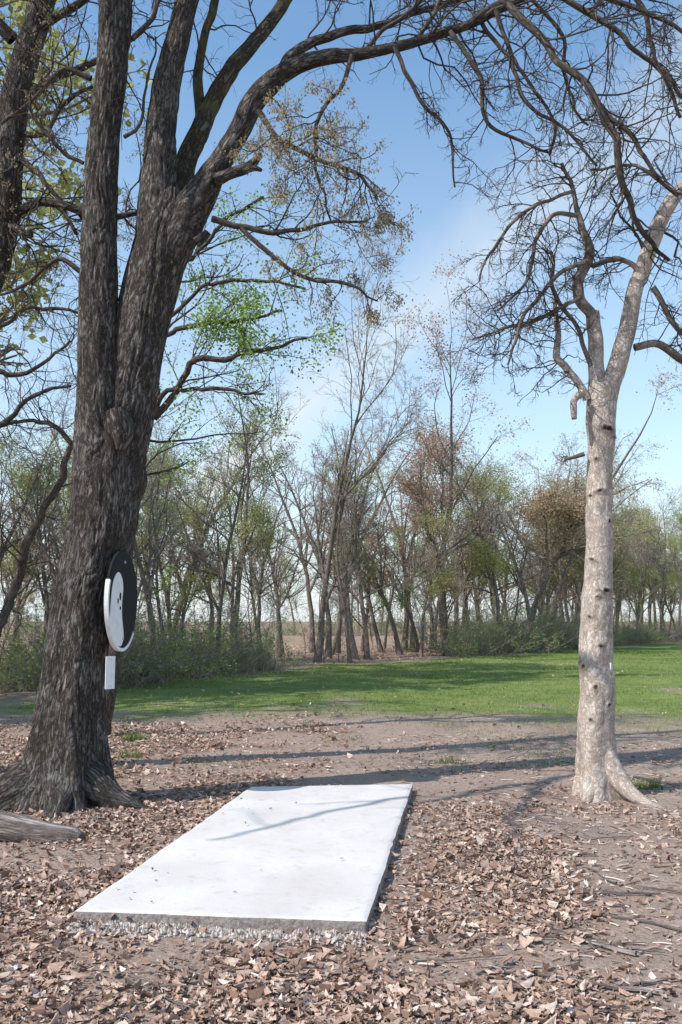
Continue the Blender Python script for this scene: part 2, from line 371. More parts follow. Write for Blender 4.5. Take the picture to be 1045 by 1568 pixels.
m,nt,out=newmat('dead_leaf'); c=ramp(nt,[(0,(.11,.058,.040)),(.22,(.26,.155,.11)),(.5,(.46,.31,.235)),(.8,(.63,.475,.385)),(1,(.75,.63,.55))],attr(nt,'rnd','Fac'))
tc=nt.nodes.new('ShaderNodeTexCoord').outputs['Object']; c=mix(nt,ramp(nt,[(.35,(.5,.5,.5)),(.6,(0,0,0))],noise(nt,tc,45,3)),c,(.2,.12,.085))
finish(nt,out,c,.7,None,0,0,.3)
la.build('leaf_litter',[m])

wc=Acc(); N=22000
x=rng.uniform(-2.5,7,N); y=rng.uniform(2.8,13,N); k=(~inpad(x,y))&(rng.uniform(0,1,N)<np.clip(.5+fbm2(x,y,.8,50.)*.8-.05*y,0,1)*np.clip((x-.0)/1.2,0.25,1)); x=x[k];y=y[k];N=len(x)
L=rng.uniform(.008,.035,N)*rng.choice([1,1,1,2.],N); az=rng.uniform(0,math.pi,N)
a=np.stack([x,y,height(x,y)+.006],-1); dv=np.stack([np.cos(az),np.sin(az),rng.normal(0,.12,N)],-1)*L[:,None]
P=np.stack([a-dv,a,a+dv],1); P[:,1,2]+=.003
wc.tubes(P,np.repeat((rng.uniform(.002,.0055,N))[:,None],3,1),4)
m,nt,out=newmat('wood_chip'); finish(nt,out,ramp(nt,[(0,(.16,.10,.07)),(.5,(.40,.30,.235)),(1,(.64,.55,.48))],attr(nt,'rnd','Fac')),.9)
wc.build('wood_chip_mulch',[m])
st=Acc()
for k in range(60):
    if k<8:
        px,py=[(905,1450),(950,1370),(1000,1505),(915,1510),(900,1545),(410,1500),(1010,1420),(830,1310)][k]
    else: px,py=rng.uniform(150,1040),rng.uniform(1130,1560)
    g=G(px,py); L=rng.uniform(.12,.35) if k<8 else rng.uniform(.06,.25); az=rng.uniform(-.5,.5) if k%3 else rng.uniform(0,3)
    if inpad(np.array(g[0]),np.array(g[1])): continue
    n=7; s=np.linspace(-1,1,n)[:,None]*L; d=np.array([math.cos(az),math.sin(az),0])
    P=g+s*d+np.cumsum(rng.normal(0,.01,(n,3)),0); P[:,2]=height(P[:,0],P[:,1])+.015
    r=rng.uniform(.006,.013) if k<8 else rng.uniform(.003,.008)
    st.tubes(P[None],np.linspace(r,r*.5,n)[None],7)
st.build('fallen_sticks',[M_log])

# ------------------------------------------------------------ grass
gr=Acc()
def blades(N,xr,yr,hh,wd,dens):
    x=rng.uniform(*xr,N); y=yr[0]+(yr[1]-yr[0])*rng.uniform(0,1,N)**1.5; k=rng.uniform(0,1,N)<dens(x,y); x=x[k];y=y[k];N=len(x)
    z=height(x,y)-.01; h=hh*rng.uniform(.4,1.3,N)*(.5+fbm2(x,y,.7,61.)); az=rng.uniform(0,6.28,N); w=wd*rng.uniform(.6,1.3,N)*(1+np.maximum(0,y-20)/15)
    b=np.stack([x,y,z],-1); s=np.stack([np.cos(az),np.sin(az),0*az],-1)*w[:,None]*.5
    tip=b+np.stack([rng.normal(0,.45,N)*h,rng.normal(0,.45,N)*h,h],-1)
    rn=np.clip(.15+1.3*(fbm2(x,y,.35,60.)-.25)+rng.normal(0,.17,N),0,1)
    gr.add(np.stack([b-s,b+s,tip],1),np.arange(N*3).reshape(N,3),0,rn=np.repeat(rn,3),smooth=False)
blades(240000,(-12,26),(11,48),.055,.012,lambda x,y:grassm(x,y)**1.2*(np.abs(x)<y*.45+1))
blades(70000,(-9,9),(10,18),.05,.009,lambda x,y:.5*np.clip((fbm2(x,y,.9,70.)-.52)*5,0,1))
blades(12000,(-3,0),(7.,12),.06,.008,lambda x,y:np.clip((fbm2(x,y,1.6,75.)-.66)*6,0,1))
for (px,py,nn) in ((205,1135,300),(990,1205,160),(145,1225,200),(690,1168,60),(200,1160,100)):
    g=G(px,py); blades(nn,(g[0]-.12,g[0]+.12),(g[1]-.12,g[1]+.12),.1,.01,lambda x,y:1+0*x)
L_grass=leaf_mat('grass_blade',[(0,(.075,.13,.025)),(.45,(.18,.25,.07)),(1,(.44,.43,.21))],.25)
gr.build('grass',[L_grass])
print('ground',time.time()-T0)

# ------------------------------------------------------------ hero oak
oak=Acc(); DO=8.0
limb(oak,[(90,1275,62),(97,1210,58),(104,1120,53),(110,1050,49),(119,980,46),(133,900,45),(152,800,47),(162,720,46),(166,650,38),(168,590,18)],DO,220,.014,.015,0,.5,.05,0,None,(22,3.2),1.2,5)
limb(oak,[(136,840,24),(147,720,34),(151,620,34),(150,520,31),(152,400,28),(155,300,27),(160,200,25),(171,100,26),(178,0,27),(182,-90,24)],DO-.06,150,.016,.013,0,0,.07,0,None,(22,3.2))
limb(oak,[(160,850,34),(176,730,42),(194,620,44),(212,520,43),(232,430,44),(250,360,42),(258,310,32),(262,285,18)],DO+.08,190,.015,.014,0,0,.07,0,None,(22,3.2))
limb(oak,[(236,410,28),(240,330,32),(244,250,27),(252,150,22),(272,60,19),(292,-20,18)],DO+.05,110,.018,.009,0,0,.07,.01,None,(24,4))
Cc=limb(oak,[(250,420,28),(276,355,34),(306,302,27),(336,250,19),(372,192,17),(404,140,17),(445,106,14),(500,88,12),(560,78,9.5),(640,62,8),(720,38,7),(780,8,6.5),(830,-25,6),(900,-60,5)],[8.05]*7+[7.9,7.8,7.7,7.6,7.5,7.4,7.3],60,.03,.006,0,0,.07,.02,None,(22,4))
Bb=limb(oak,[(268,330,20),(285,255,18),(303,205,17),(324,155,15),(356,105,13),(400,50,11),(430,10,10),(470,-60,9),(540,-200,7)],[8.25,8.35,8.4,8.5,8.5,8.6,8.7,8.8,9],48,.03,.006,1,0,.1,.02,None,(22,4))
B2=limb(oak,[(308,185,9),(303,120,8),(312,60,7),(328,0,7),(340,-100,5)],8.45,24,.04,.004,1,0,.08,.02)
limb(oak,[(328,275,11),(356,264,9),(378,258,9),(392,248,7),(400,236,4)],7.95,30,.02,.006,0,0,.3,.015)
limb(oak,[(372,262,6),(390,258,5),(402,261,3)],7.92,18,.02,.004,0,0,.3,.01)
limb(oak,[(300,372,9),(311,364,8),(319,356,6)],7.9,24,.02,.004,0,0,.2,.0)
limb(oak,[(178,628,14),(184,650,17),(187,672,14),(184,690,6)],7.74,60,.012,.01,0,0,.3,.0)
bx0=S(92,1240,8.)[0]
limb(oak,[(bx0,8.,.35,.2),(bx0+.28,7.9,.2,.17),(bx0+.5,7.82,.07,.11),(bx0+.72,7.78,0,.06),(bx0+.95,7.76,-.07,.03)],None,40,.02,.008,0,0,.1,0,None,(18,3))
limb(oak,[(bx0,8.,.35,.2),(bx0-.28,7.85,.2,.17),(bx0-.48,7.75,.07,.12),(bx0-.68,7.68,0,.06),(bx0-.9,7.6,-.07,.03)],None,40,.02,.008,0,0,.1,0,None,(18,3))
limb(oak,[(bx0+.05,8.,.35,.2),(bx0+.08,7.72,.18,.15),(bx0+.12,7.5,.05,.09),(bx0+.14,7.3,-.06,.05)],None,40,.02,.008,0,0,.1,0,None,(18,3))
TW=[dict(k=9,len=.9,a=(30,80),n=8,w=.27,tr=-.03,rf=.4,rmin=.005,rmax=.016,s=5,t0=.12),
    dict(k=6,lf=.55,a=(25,75),n=5,w=.28,rf=.5,rmin=.003,s=4,t0=.15,tr=.02),
    dict(k=5,lf=.5,a=(25,70),n=4,w=.27,rf=.5,rmin=.0018,s=3,t0=.2)]
def tw(k1,l1,k2=6,k3=4,tr=-.03,rmax=.010):
    a=[dict(d) for d in TW]; a[0]['k']=k1; a[0]['len']=l1; a[1]['k']=k2; a[2]['k']=k3; a[0]['tr']=tr; a[0]['rmax']=rmax; return a
def lt(pts,D,spec,sides=9,mat=3,wob=.045,acc=None,rs=.68):
    acc=acc or oak
    pts=[(a,b,r*rs) for a,b,r in pts]
    P,R=limb(acc,pts,D,sides,.05,0,mat,0,.1,wob); o=spawn(acc,P,R,spec,3); return o
h=len(Cc[0][0])//2
spawn(oak,Cc[0][:,h:],Cc[1][:,h:],tw(20,.9,6,4),3)
spawn(oak,Bb[0][:,60:],Bb[1][:,60:],tw(12,.9),3); spawn(oak,B2[0],B2[1],tw(9,.7),3)
lt([(425,122,15),(465,78,13),(530,48,11),(600,30,9),(680,10,7),(760,-20,6)],[8.05,8.1,8.2,8.3,8.4,8.5],tw(18,.9),10,0)
lt([(705,44,9),(770,6,9),(810,38,9),(850,90,9),(905,140,9),(935,210,9),(957,270,8),(975,320,7),(1000,370,6),(1022,402,4)],[7.6,7.5,7.4,7.3,7.2,7.2,7.2,7.3,7.4,7.5],tw(26,.7,6,4),12)
lt([(903,140,6),(950,190,6),(990,240,5),(1020,280,4),(1060,300,3)],7.2,tw(12,.6))
lt([(325,335,8),(370,350,7),(430,357,6),(500,345,4),(560,335,3)],7.9,tw(8,.5)); 
g2=lt([(370,350,6),(410,385,6),(455,420,5),(520,435,4),(580,460,2)],7.85,tw(12,.5))
h3=lt([(540,85,6),(522,130,5),(490,170,5),(482,250,4),(500,340,2)],7.7,tw(16,.6))
j1=lt([(395,170,8),(430,215,7),(475,240,6),(530,262,5),(575,300,3)],7.9,tw(18,.6))
h1=lt([(605,72,6),(625,120,5),(650,165,5),(690,200,4),(700,290,2)],7.6,tw(12,.5)); 
lt([(690,48,6),(725,110,6),(745,175,5),(790,210,4),(842,238,3)],7.5,tw(18,.55)); lt([(760,15,6),(790,90,5),(800,150,5),(850,190,4),(920,250,3)],7.4,tw(18,.55))
lt([(842,238,3),(850,200,4),(830,150,4),(780,90,5),(735,30,6)],7.6,tw(14,.55))
lt([(640,60,5),(660,30,5),(690,-20,5)],7.7,tw(6,.6)); lt([(560,78,6),(590,40,5),(640,0,5),(700,-60,4)],7.9,tw(8,.7))
lt([(830,-20,8),(900,20,7),(960,60,6),(1010,120,5),(1050,180,4)],7.3,tw(18,.65)); lt([(860,-40,8),(930,-10,7),(1000,20,6),(1060,60,4)],7.5,tw(16,.65))
lt([(940,-60,7),(990,30,6),(1020,110,5),(1060,170,4)],7.9,tw(14,.6)); lt([(740,-40,6),(800,-10,5),(850,50,5),(870,130,4),(900,190,3)],7.9,tw(14,.55))
lt([(203,60,7),(230,30,6),(262,-20,5)],7.9,tw(5,.5)); lt([(190,210,5),(215,190,4),(232,120,3),(240,60,2)],7.85,tw(5,.3))
for pp in ([(130,420,6),(90,400,5),(40,430,4),(0,450,3)],[(128,250,5),(95,230,5),(60,190,4),(40,140,3)],[(140,120,7),(100,110,6),(60,140,5),(0,190,4)]): lt(pp,8.1,tw(9,.6))
for q_,n_ in ((h3[2],9),(j1[2],11),(g2[2],6)): leaves(oak,q_,n_,.026,.025,2,.5,.05,.8)
leaves(oak,h3[1],7,.026,.03,2,.5,.05)
CS=[dict(k=8,len=2.2,a=(30,70),n=6,w=.2,tr=.04,rf=.4,rmin=.018,rmax=.045,s=4,t0=.2),dict(k=5,lf=.5,a=(30,65),n=4,w=.22,rf=.5,rmin=.008,s=3),dict(k=3,lf=.5,a=(30,65),n=2,w=.2,rf=.5,rmin=.005,s=3)]
for pts,D in (([(182,-60,26),(200,-300,20),(190,-520,14),(210,-760,6)],[7.94,8,8.1,8.3]),([(290,-10,18),(320,-200,15),(360,-450,10),(390,-650,5)],[8.05,7.8,7.6,7.5]),
    ([(190,-200,14),(80,-380,11),(-40,-560,7)],[7.9,7.2,6.6]),([(190,-250,13),(330,-420,10),(480,-560,6)],[8,8.8,9.6]),([(300,-100,12),(460,-260,9),(620,-380,6)],[8,8,7.9])):
    P,R=limb(oak,pts,D,14,.1,0,0,0,.05,.05); spawn(oak,P,R,CS,3)
# limb added out of view, left and forward, to cast twig shadow on the pad
cx=S(182,-60,7.94)[0]
for pts in ([(cx,7.94,7.6,.10),(-3.2,6.8,7.5,.075),(-4.4,5.5,7.1,.055),(-5.4,4.6,6.6,.035),(-6.0,3.6,6.1,.02)],[(-4.0,5.9,7.25,.05),(-4.3,4.8,6.9,.035),(-4.2,3.9,6.4,.022),(-4.3,3.2,5.9,.012)],
    [(-3.6,6.3,7.4,.06),(-3.0,5.2,7.4,.045),(-2.8,4.2,7.2,.03),(-2.4,3.4,6.9,.015)]):
    P,R=limb(oak,pts,None,12,.1,0,0,0,.1,.08); spawn(oak,P,R,[dict(k=9,len=1.1,a=(30,70),n=7,w=.25,rf=.45,rmin=.009,rmax=.02,s=5,t0=.35),dict(k=3,lf=.5,a=(30,65),n=4,w=.22,rf=.5,rmin=.005,s=4)],3)
oak.build('oak_tree',[M_oak,M_mossy,L_tan,M_twig])

# leaning oak at far left
o2=Acc()
P,R=limb(o2,[(-330,1290,34),(-250,1000,32),(-130,700,30),(-40,480,28),(2,350,25),(16,220,24),(30,120,22),(62,20,19),(90,-80,16),(130,-300,12),(150,-500,6)],9.0,70,.03,.01,0,.3,.06,.01,None,(22,3))
sp=tw(22,1.1,6,4); sp[0]['t0']=.45; a1=spawn(o2,P,R,sp,1)
for pp in ([(18,330,9),(60,311,8),(115,320,7),(160,335,6),(215,330,4)],[(30,150,8),(75,125,6),(130,100,6),(190,70,4),(240,20,3)],[(20,200,6),(60,210,4),(90,160,4),(140,130,3)],
    [(0,340,9),(30,355,7),(52,362,5)],[(20,60,12),(-10,20,10),(-40,-50,8)],[(50,60,8),(90,20,7),(130,0,6),(200,-60,4)],[(10,230,6),(50,260,5),(90,300,4),(120,360,3)]):
    P,R=limb(o2,pp,[9.0,8.9,8.8,8.8,8.8][:len(pp)],10,.06,0,0,0,.1,.04); a2=spawn(o2,P,R,tw(12,.9,6,4),1)
    leaves(o2,a2[2],3,.026,.016,2,.5,.05,.8)
leaves(o2,a1[2],3,.026,.016,2,.5,.05,.8)
o2.build('oak_tree.001',[M_oak,M_twig,L_tan])

# ------------------------------------------------------------ pale tree on the right
pt=Acc(); DR=8.35
def zat(py,D=DR): return S(0,py,D)[2]
kn=[(zat(y),t,s,e) for y,t,s,e in ((660,2.1,.06,.5),(672,2.6,.03,.5),(755,1.6,.055,.35),(762,.9,.03,.4),(800,2.5,.02,1.),(860,1.1,.035,.45),(905,2.2,.05,.45),(915,1.6,.025,.5),(945,1.1,.025,.8),(990,1.9,.03,.5),(1018,.8,.03,.6),(1052,1.5,.020,1.),(1075,2.4,.025,.7),(1100,1.3,.022,.8),(705,1.3,.02,.8),(830,4.2,.04,.5),(940,5.,.05,.5),(720,3.9,.05,.5))]
limb(pt,[(925,1250,29),(919,1190,27),(914,1100,25),(914,1000,24),(917,900,21),(919,800,19.5),(920,700,19),(919,640,23),(921,602,22),(925,580,14)],DR,140,.012,.005,0,.4,.08,.015,kn,(12,4),.5,4)
TR=limb(pt,[(922,650,16),(936,592,16),(958,525,14.5),(972,455,13.5),(985,405,12.5),(1008,345,12.5),(1030,305,12.5),(1060,270,12),(1100,180,11),(1150,50,8)],DR,40,.03,.004,0,0,.1,.015,None,(14,4))
TL=limb(pt,[(913,650,15),(914,590,13),(913,530,12),(907,478,11)],DR,40,.02,.004,0,0,.1,.01,None,(14,4))
sp=tw(16,1.0,6,4,.0,.016); sp[0]['t0']=.35; spawn(pt,TR[0],TR[1],sp,1)
def l2(pp,D,k=8,l=.5,m=2,rs=.7): 
    P,R=limb(pt,[(a,b,r*rs) for a,b,r in pp],D,10,.04,0,m,0,.12,.045); return spawn(pt,P,R,tw(k,l,6,5,-.05,.007),1)
l2([(907,482,13),(890,452,13),(903,402,12),(893,370,9),(885,330,7),(878,290,5),(862,250,4)],8.3,24,.6)
l2([(900,612,9),(884,580,8),(860,542,8),(855,500,6),(848,460,4)],8.3,12,.4,0)
limb(pt,[(893,600,6),(880,612,5),(879,628,5),(880,642,4)],8.2,14,.02,.002,0,0,.1,.004)
l2([(972,532,9),(1008,528,9),(1050,550,9),(1100,560,6)],8.3,10,.7)
l2([(985,420,7),(965,402,6),(935,398,6),(905,412,6)],8.3,10,.5)
l2([(1000,440,7),(1030,490,6),(1060,520,5)],8.3,8,.5); l2([(900,400,6),(862,420,5),(822,460,5),(800,505,4),(782,560,2)],8.1,20,.5)
l2([(885,330,6),(850,330,5),(820,370,5),(800,430,4),(760,470,2)],8.1,20,.5); l2([(880,292,5),(850,300,4),(800,330,4),(760,380,3),(740,430,2)],8.1,16,.45)
l2([(890,455,6),(860,470,5),(825,490,5),(770,500,4),(720,520,2)],8.2,20,.45); l2([(905,560,5),(880,500,5),(850,440,5),(840,380,3)],8.2,14,.45)
l2([(1040,300,6),(1000,270,5),(960,250,4),(900,260,3)],8.1,14,.5); l2([(895,695,5),(880,700,4),(866,703,3)],8.3,2,.15)
px0=S(925,1230,DR)[0]
limb(pt,[(px0-.02,8.36,.45,.10),(px0+.08,8.22,.2,.085),(px0+.17,8.08,.07,.06),(px0+.28,7.94,.0,.038),(px0+.42,7.84,-.05,.02)],None,30,.015,.003,0,0,.1,0,None,(14,4))
limb(pt,[(px0-.02,8.36,.4,.10),(px0-.12,8.24,.13,.08),(px0-.19,8.15,.02,.05),(px0-.27,8.08,-.05,.025)],None,30,.015,.003,0,0,.1,0,None,(14,4))
pt.build('pale_bark_tree',[M_pale,M_twig,M_ftrunk])
print('heroes',time.time()-T0)

# ------------------------------------------------------------ small green tree behind the oak
gt=Acc()
P,R=limb(gt,[(150,1150,12),(190,900,11),(215,700,10),(228,640,9),(236,540,8),(250,420,6),(280,300,3)],12.5,14,.1,0,0,0,.05,.05)
a=spawn(gt,P,R,[dict(k=14,len=1.6,a=(35,75),n=7,w=.2,rf=.5,rmin=.008,rmax=.02,s=5,t0=.45,tr=.03),dict(k=7,lf=.5,a=(30,65),n=5,w=.2,rf=.5,rmin=.004,s=4),dict(k=4,lf=.5,a=(30,60),n=3,w=.2,rmin=.003,s=3)],0)
leaves(gt,a[2],4,.042,.05,1,.7,0,.9)
for pp,dn in (([(236,640,6),(270,595,5),(300,555,5),(350,545,4),(410,530,3),(470,515,2)],24),([(236,520,4),(290,500,4),(350,490,3),(430,480,2)],22),([(245,440,4),(300,380,3),(350,330,3),(400,300,2)],8),([(235,640,5),(260,600,4),(330,590,3),(400,600,2)],6),([(240,500,4),(300,450,3),(370,430,3),(460,440,2)],12)):
    P,R=limb(gt,pp,[12.5,12.3,12.1,12,12,12][:len(pp)],9,.08,0,0,0,.05,.08); a=spawn(gt,P,R,[dict(k=13,len=.9,a=(30,70),n=5,w=.2,rf=.5,rmin=.004,rmax=.009,s=4,tr=.05),dict(k=6,lf=.5,a=(30,65),n=3,w=.2,rmin=.003,s=3)],0)
    leaves(gt,a[1],dn,.045,.09,1,.7,0,1.6)
gt.build('spring_maple_tree',[M_twig,L_green])

# ------------------------------------------------------------ background trees
def mk(name,h,r,k=(18,7,6,4),ang=(25,55),t0=.28,bias=.15,lf=.38,leafn=0,lm=None,ls=.1,wob=.08,lean=0,tr=.05,clump=.5,spread=.12,droop=0.,fork=True,thick=1.):
    A=Acc(); n=12; P=np.zeros((1,n+1,3)); d=np.array([lean,0,1.])
    for i in range(n):
        d=d+rng.normal(0,wob,3)*np.array([1,1,.2]); d[2]=1; P[0,i+1]=P[0,i]+d*h*.90/n
    R=(r*(1-.92*(np.arange(n+1)/n)**1.0))[None]; R[0,0]*=1.35
    A.tubes(P,R,8,0)
    sp=[dict(k=k[0],lf=lf,a=ang,n=5,w=.18,tr=tr,bias=bias,rf=.55,rmin=.018*thick,rmax=r*.45,s=4,t0=t0,tap=.35,mat=0),
        dict(k=k[1],lf=.5,a=(25,65),n=3,w=.22,tr=tr*.5,rf=.5,rmin=.011*thick,s=3,mat=1,t0=.15),
        dict(k=k[2],lf=.5,a=(25,65),n=3,w=.22,tr=tr*.3,rf=.5,rmin=.008*thick,s=3,mat=1),
        dict(k=k[3],lf=.6,a=(20,60),n=2,w=.18,rf=.6,rmin=.006*thick,s=3,mat=1)]
    if fork:
        fk=spawn(A,P,R,[dict(k=2,lf=.55,a=(16,34),n=10,w=.11,tr=.03,bias=.05,rf=.7,s=7,t0=.22,t1=.5,tap=.3,re=.08)])[0]
        P=np.concatenate([P[:,2:],fk]); R=np.concatenate([R[:,2:],np.linspace(r*.6,r*.06,11)[None].repeat(2,0)])
        sp[0]['k']=max(4,int(k[0]*.5)); sp[0]['t0']=.12
    a=spawn(A,P,R,sp)
    if leafn: leaves(A,a[3],leafn/len(a[3]),ls,spread,2,.7,droop,clump)
    return A.build(name,[M_ftrunk,M_ftwig,lm or L_yel],link=False)
var={}
K4=(22,6,5,3)
var['bareA']=mk('bare_a',14,.17,K4,(30,60),.25,lf=.42); var['bareB']=mk('bare_b',13,.13,K4,(35,70),.2,lf=.42)
var['yelA']=mk('yellow_a',13,.15,K4,(30,65),.22,lf=.42,leafn=6500,lm=L_yel,ls=.08,clump=.4,spread=.2); var['yelB']=mk('yellow_b',12,.13,K4,(35,70),.2,lf=.42,leafn=5500,lm=L_dull,ls=.085,spread=.2)
var['tan']=mk('tan_a',14,.18,K4,(30,60),.25,lf=.42,leafn=7000,lm=L_btan,ls=.09,spread=.2); var['dark']=mk('dark_c',11,.12,K4,(40,80),.1,.0,.45,fork=False)
var['shade']=mk('shade_tree',17,.34,(20,6,4,2),(30,65),.25,lf=.42,leafn=6000,lm=L_yel,ls=.22,spread=.3,thick=3.,clump=.6)  # limbs thickened and leaves enlarged so its shadow reads stronger
var['sapG']=mk('sapling_green',5.5,.03,(12,6,3,2),(25,60),.12,leafn=1500,lm=L_green,ls=.07,lf=.45,fork=False); var['sapB']=mk('sapling_bare',5.5,.03,(14,6,4,2),(25,70),.08,lf=.45,fork=False)
rustM=mk('rust',16.5,.2,(28,7,5,4),(25,60),.38,.15,.42,leafn=13000,lm=L_rust,ls=.09,clump=None,spread=.25)
paleM=mk('pale_big',17,.17,(30,8,6,4),(18,42),.22,.2,.46,tr=.08)
tanM=mk('tan_big',15,.2,(26,7,5,4),(35,70),.3,.05,.46,leafn=17000,lm=L_btan,ls=.10,clump=.3,spread=.28)
def place(name,me,x,y,s,rz=None,parent=None,tilt=0.):
    o=obj(name,me,parent); o.location=(x,y,height(np.array(x),np.array(y))-.05); o.scale=(s,s,s*rng.uniform(.95,1.05))
    o.rotation_euler=(rng.normal(0,tilt),rng.normal(0,tilt),rng.uniform(0,6.28) if rz is None else rz); return o
def at(px,D): return (px-522.5)/F*D*1.0/ (CP+.12*SP) 
place('pale_bare_tree',paleM,at(486,35),35,.82,0.3); place('rust_leafed_tree',rustM,at(685,43),43,1.0,1.0); place('tan_leafed_tree',tanM,at(805,50),50,1.02,2.0)
place('pale_bare_tree.001',paleM,at(545,38),38,.72,2.2); place('tan_leafed_tree.001',tanM,at(862,56),56,.92,4.0)
emp=bpy.data.objects.new('distant_tree_row',None); bpy.context.scene.collection.objects.link(emp)
pts=[]
def ok(x,y,d): return all((x-a)**2+(y-b)**2>d*d for a,b in pts)
cnt=0
for it in range(9000):
    if cnt>=125: break
    y=rng.uniform(17,88); x=rng.uniform(-.42,.43)*y+rng.uniform(-1.5,1.5)
    dd=y-EDGE(x)
    if dd<.8 or dd>(16 if x>-6 else 24) or not ok(x,y,1.7): continue
    if abs(x-at(486,35))<1.2 and y<35.5: continue
    pts.append((x,y)); px=522+x/y*F
    if px<330: c=rng.choice(['bareA','bareB','yelA','yelB','dark','sapB'],p=[.1,.15,.3,.25,.1,.1])
    elif px<600: c=rng.choice(['bareA','bareB','yelA','dark','yelB'],p=[.22,.23,.32,.08,.15])
    elif px<900: c=rng.choice(['bareA','bareB','yelA','tan','dark'],p=[.2,.22,.25,.2,.13])
    else: c=rng.choice(['yelA','yelB','bareB','dark'],p=[.5,.2,.2,.1])
    hs=np.interp(y,[17,25,35,50,80],[.52,.64,.80,.88,.98])*rng.uniform(.68,1.12)*(.8 if 620<px<760 and y<46 else 1)
    place('tree_%d'%cnt,var[c],x,y,hs,None,emp,.06); cnt+=1
emp4=bpy.data.objects.new('far_treeline',None); bpy.context.scene.collection.objects.link(emp4)
for k in range(34):
    x=-42+84*(k+rng.uniform(-.3,.3))/34; y=100+rng.uniform(-4,12)
    place('far_tree_%d'%k,var[('dark','bareB','yelB','yelA')[k%4]],x,y,rng.uniform(.65,.9),None,emp4,.03)
emp2=bpy.data.objects.new('understory_saplings',None); bpy.context.scene.collection.objects.link(emp2)
for k in range(170):
    y=rng.uniform(17,76); x=rng.uniform(-.42,.44)*y; dd=y-EDGE(x)
    if dd<.2 or dd>16: continue
    px=522+x/y*F; place('sapling_%d'%k,var['sapG' if rng.uniform()<(.65 if px<330 else .3) else 'sapB'],x,y,rng.uniform(.45,1.0),None,emp2,.12)
def brush(name,n,h,lm,leafn,ls):
    A=Acc(); P=np.stack([rng.normal(0,.6,n),rng.normal(0,.5,n),np.zeros(n)],-1); D=norm(np.stack([rng.normal(0,.5,n),rng.normal(0,.5,n),np.ones(n)],-1))
    path=np.empty((n,6,3)); path[:,0]=P; L=h*rng.uniform(.3,1.6,n)
    for i in range(5): D=norm(D+rng.normal(0,.25,(n,3))+np.array([0,0,-.06])); path[:,i+1]=path[:,i]+D*(L/5)[:,None]
    R=np.repeat(np.linspace(.010,.004,6)[None],n,0); A.tubes(path,R,3,0)
    a=spawn(A,path,R,[dict(k=5,lf=.4,a=(30,70),n=3,w=.25,rmin=.006,s=3,t0=.15),dict(k=3,lf=.5,a=(30,70),n=2,w=.2,rmin=.005,s=3)])
    if leafn: leaves(A,a[1],leafn/len(a[1]),ls,.06,1,.7)
    return A.build(name,[M_ftwig,lm],link=False)
br=[brush('br_green',30,1.4,L_green,1100,.065),brush('br_olive',32,1.5,L_dull,1300,.065),brush('br_bare',36,2.0,L_dull,250,.05)]
emp3=bpy.data.objects.new('underbrush',None); bpy.context.scene.collection.objects.link(emp3)
c=0
for k in range(430):
    y=rng.uniform(15,78); x=rng.uniform(-.42,.44)*y; e=EDGE(x)
    if k<260: y=e+abs(rng.normal(0,2.2))+.2
    px=522+x/y*F
    if y>95 or y<14 or not(-40<px<1090) or y-EDGE(x)<0 or y-EDGE(x)>16: continue
    if 395<px<690 and ((y-EDGE(x)<6) or rng.uniform()<.35): continue
    p=[.45,.33,.22] if px<395 else ([.25,.35,.4])
    place('bush_%d'%c,br[rng.choice(3,p=p)],x,y,rng.uniform(.35,1.1)*(1.15 if px>700 else 1),None,emp3); c+=1
for k in range(44):
    place('bush_%d'%(c+k),br[k%3],-40+80*(k+rng.uniform(-.4,.4))/44,97+rng.uniform(-3,6),rng.uniform(1,1.8),None,emp3)
for k,(x,y,s,v) in enumerate(((-9.5,13,1.2,'bareA'),(-8.8,15.6,1.0,'shade'),(-9.6,18.8,1.15,'shade'),(-13,12,1.2,'shade'),(-11,21.5,1.1,'shade'))):
    place('offframe_shade_tree'+('' if k==0 else '.%03d'%k),var[v],x,y,s)  # trees added out of view on the left to throw shadow across the grass
ls_=Acc(); P,R=limb(ls_,[(-30,1050,8),(0,950,7),(30,870,7),(70,780,6),(100,710,5),(125,640,4),(150,500,3)],15,12,.1,0,0,0,.05,.08); spawn(ls_,P,R,tw(16,1.3,6,4,.04,.014),1)
for pp in ([(110,680,4),(80,650,4),(40,640,3),(0,650,2)],[(-40,560,5),(20,570,4),(60,560,3),(110,520,2)],[(-40,520,4),(30,480,3),(80,470,3),(120,480,2)],[(-30,680,5),(20,640,4),(60,600,3),(110,595,2)]):
    P,R=limb(ls_,pp,14.5,9,.1,0,0,0,.05,.08); spawn(ls_,P,R,tw(14,1.1,6,4,.03,.010),1)
ls_.build('leaning_slim_tree',[M_twig,M_twig])
print('forest',time.time()-T0)

# ------------------------------------------------------------ fallen log
lg=Acc()
limb(lg,[(-60,1262,21),(0,1266,20),(60,1276,19),(105,1283,17),(124,1287,11)],[6.75,6.75,6.72,6.7,6.68],70,.012,.010,0,0,.15,.015,None,(18,2.0))
lg.build('fallen_log',[M_log])

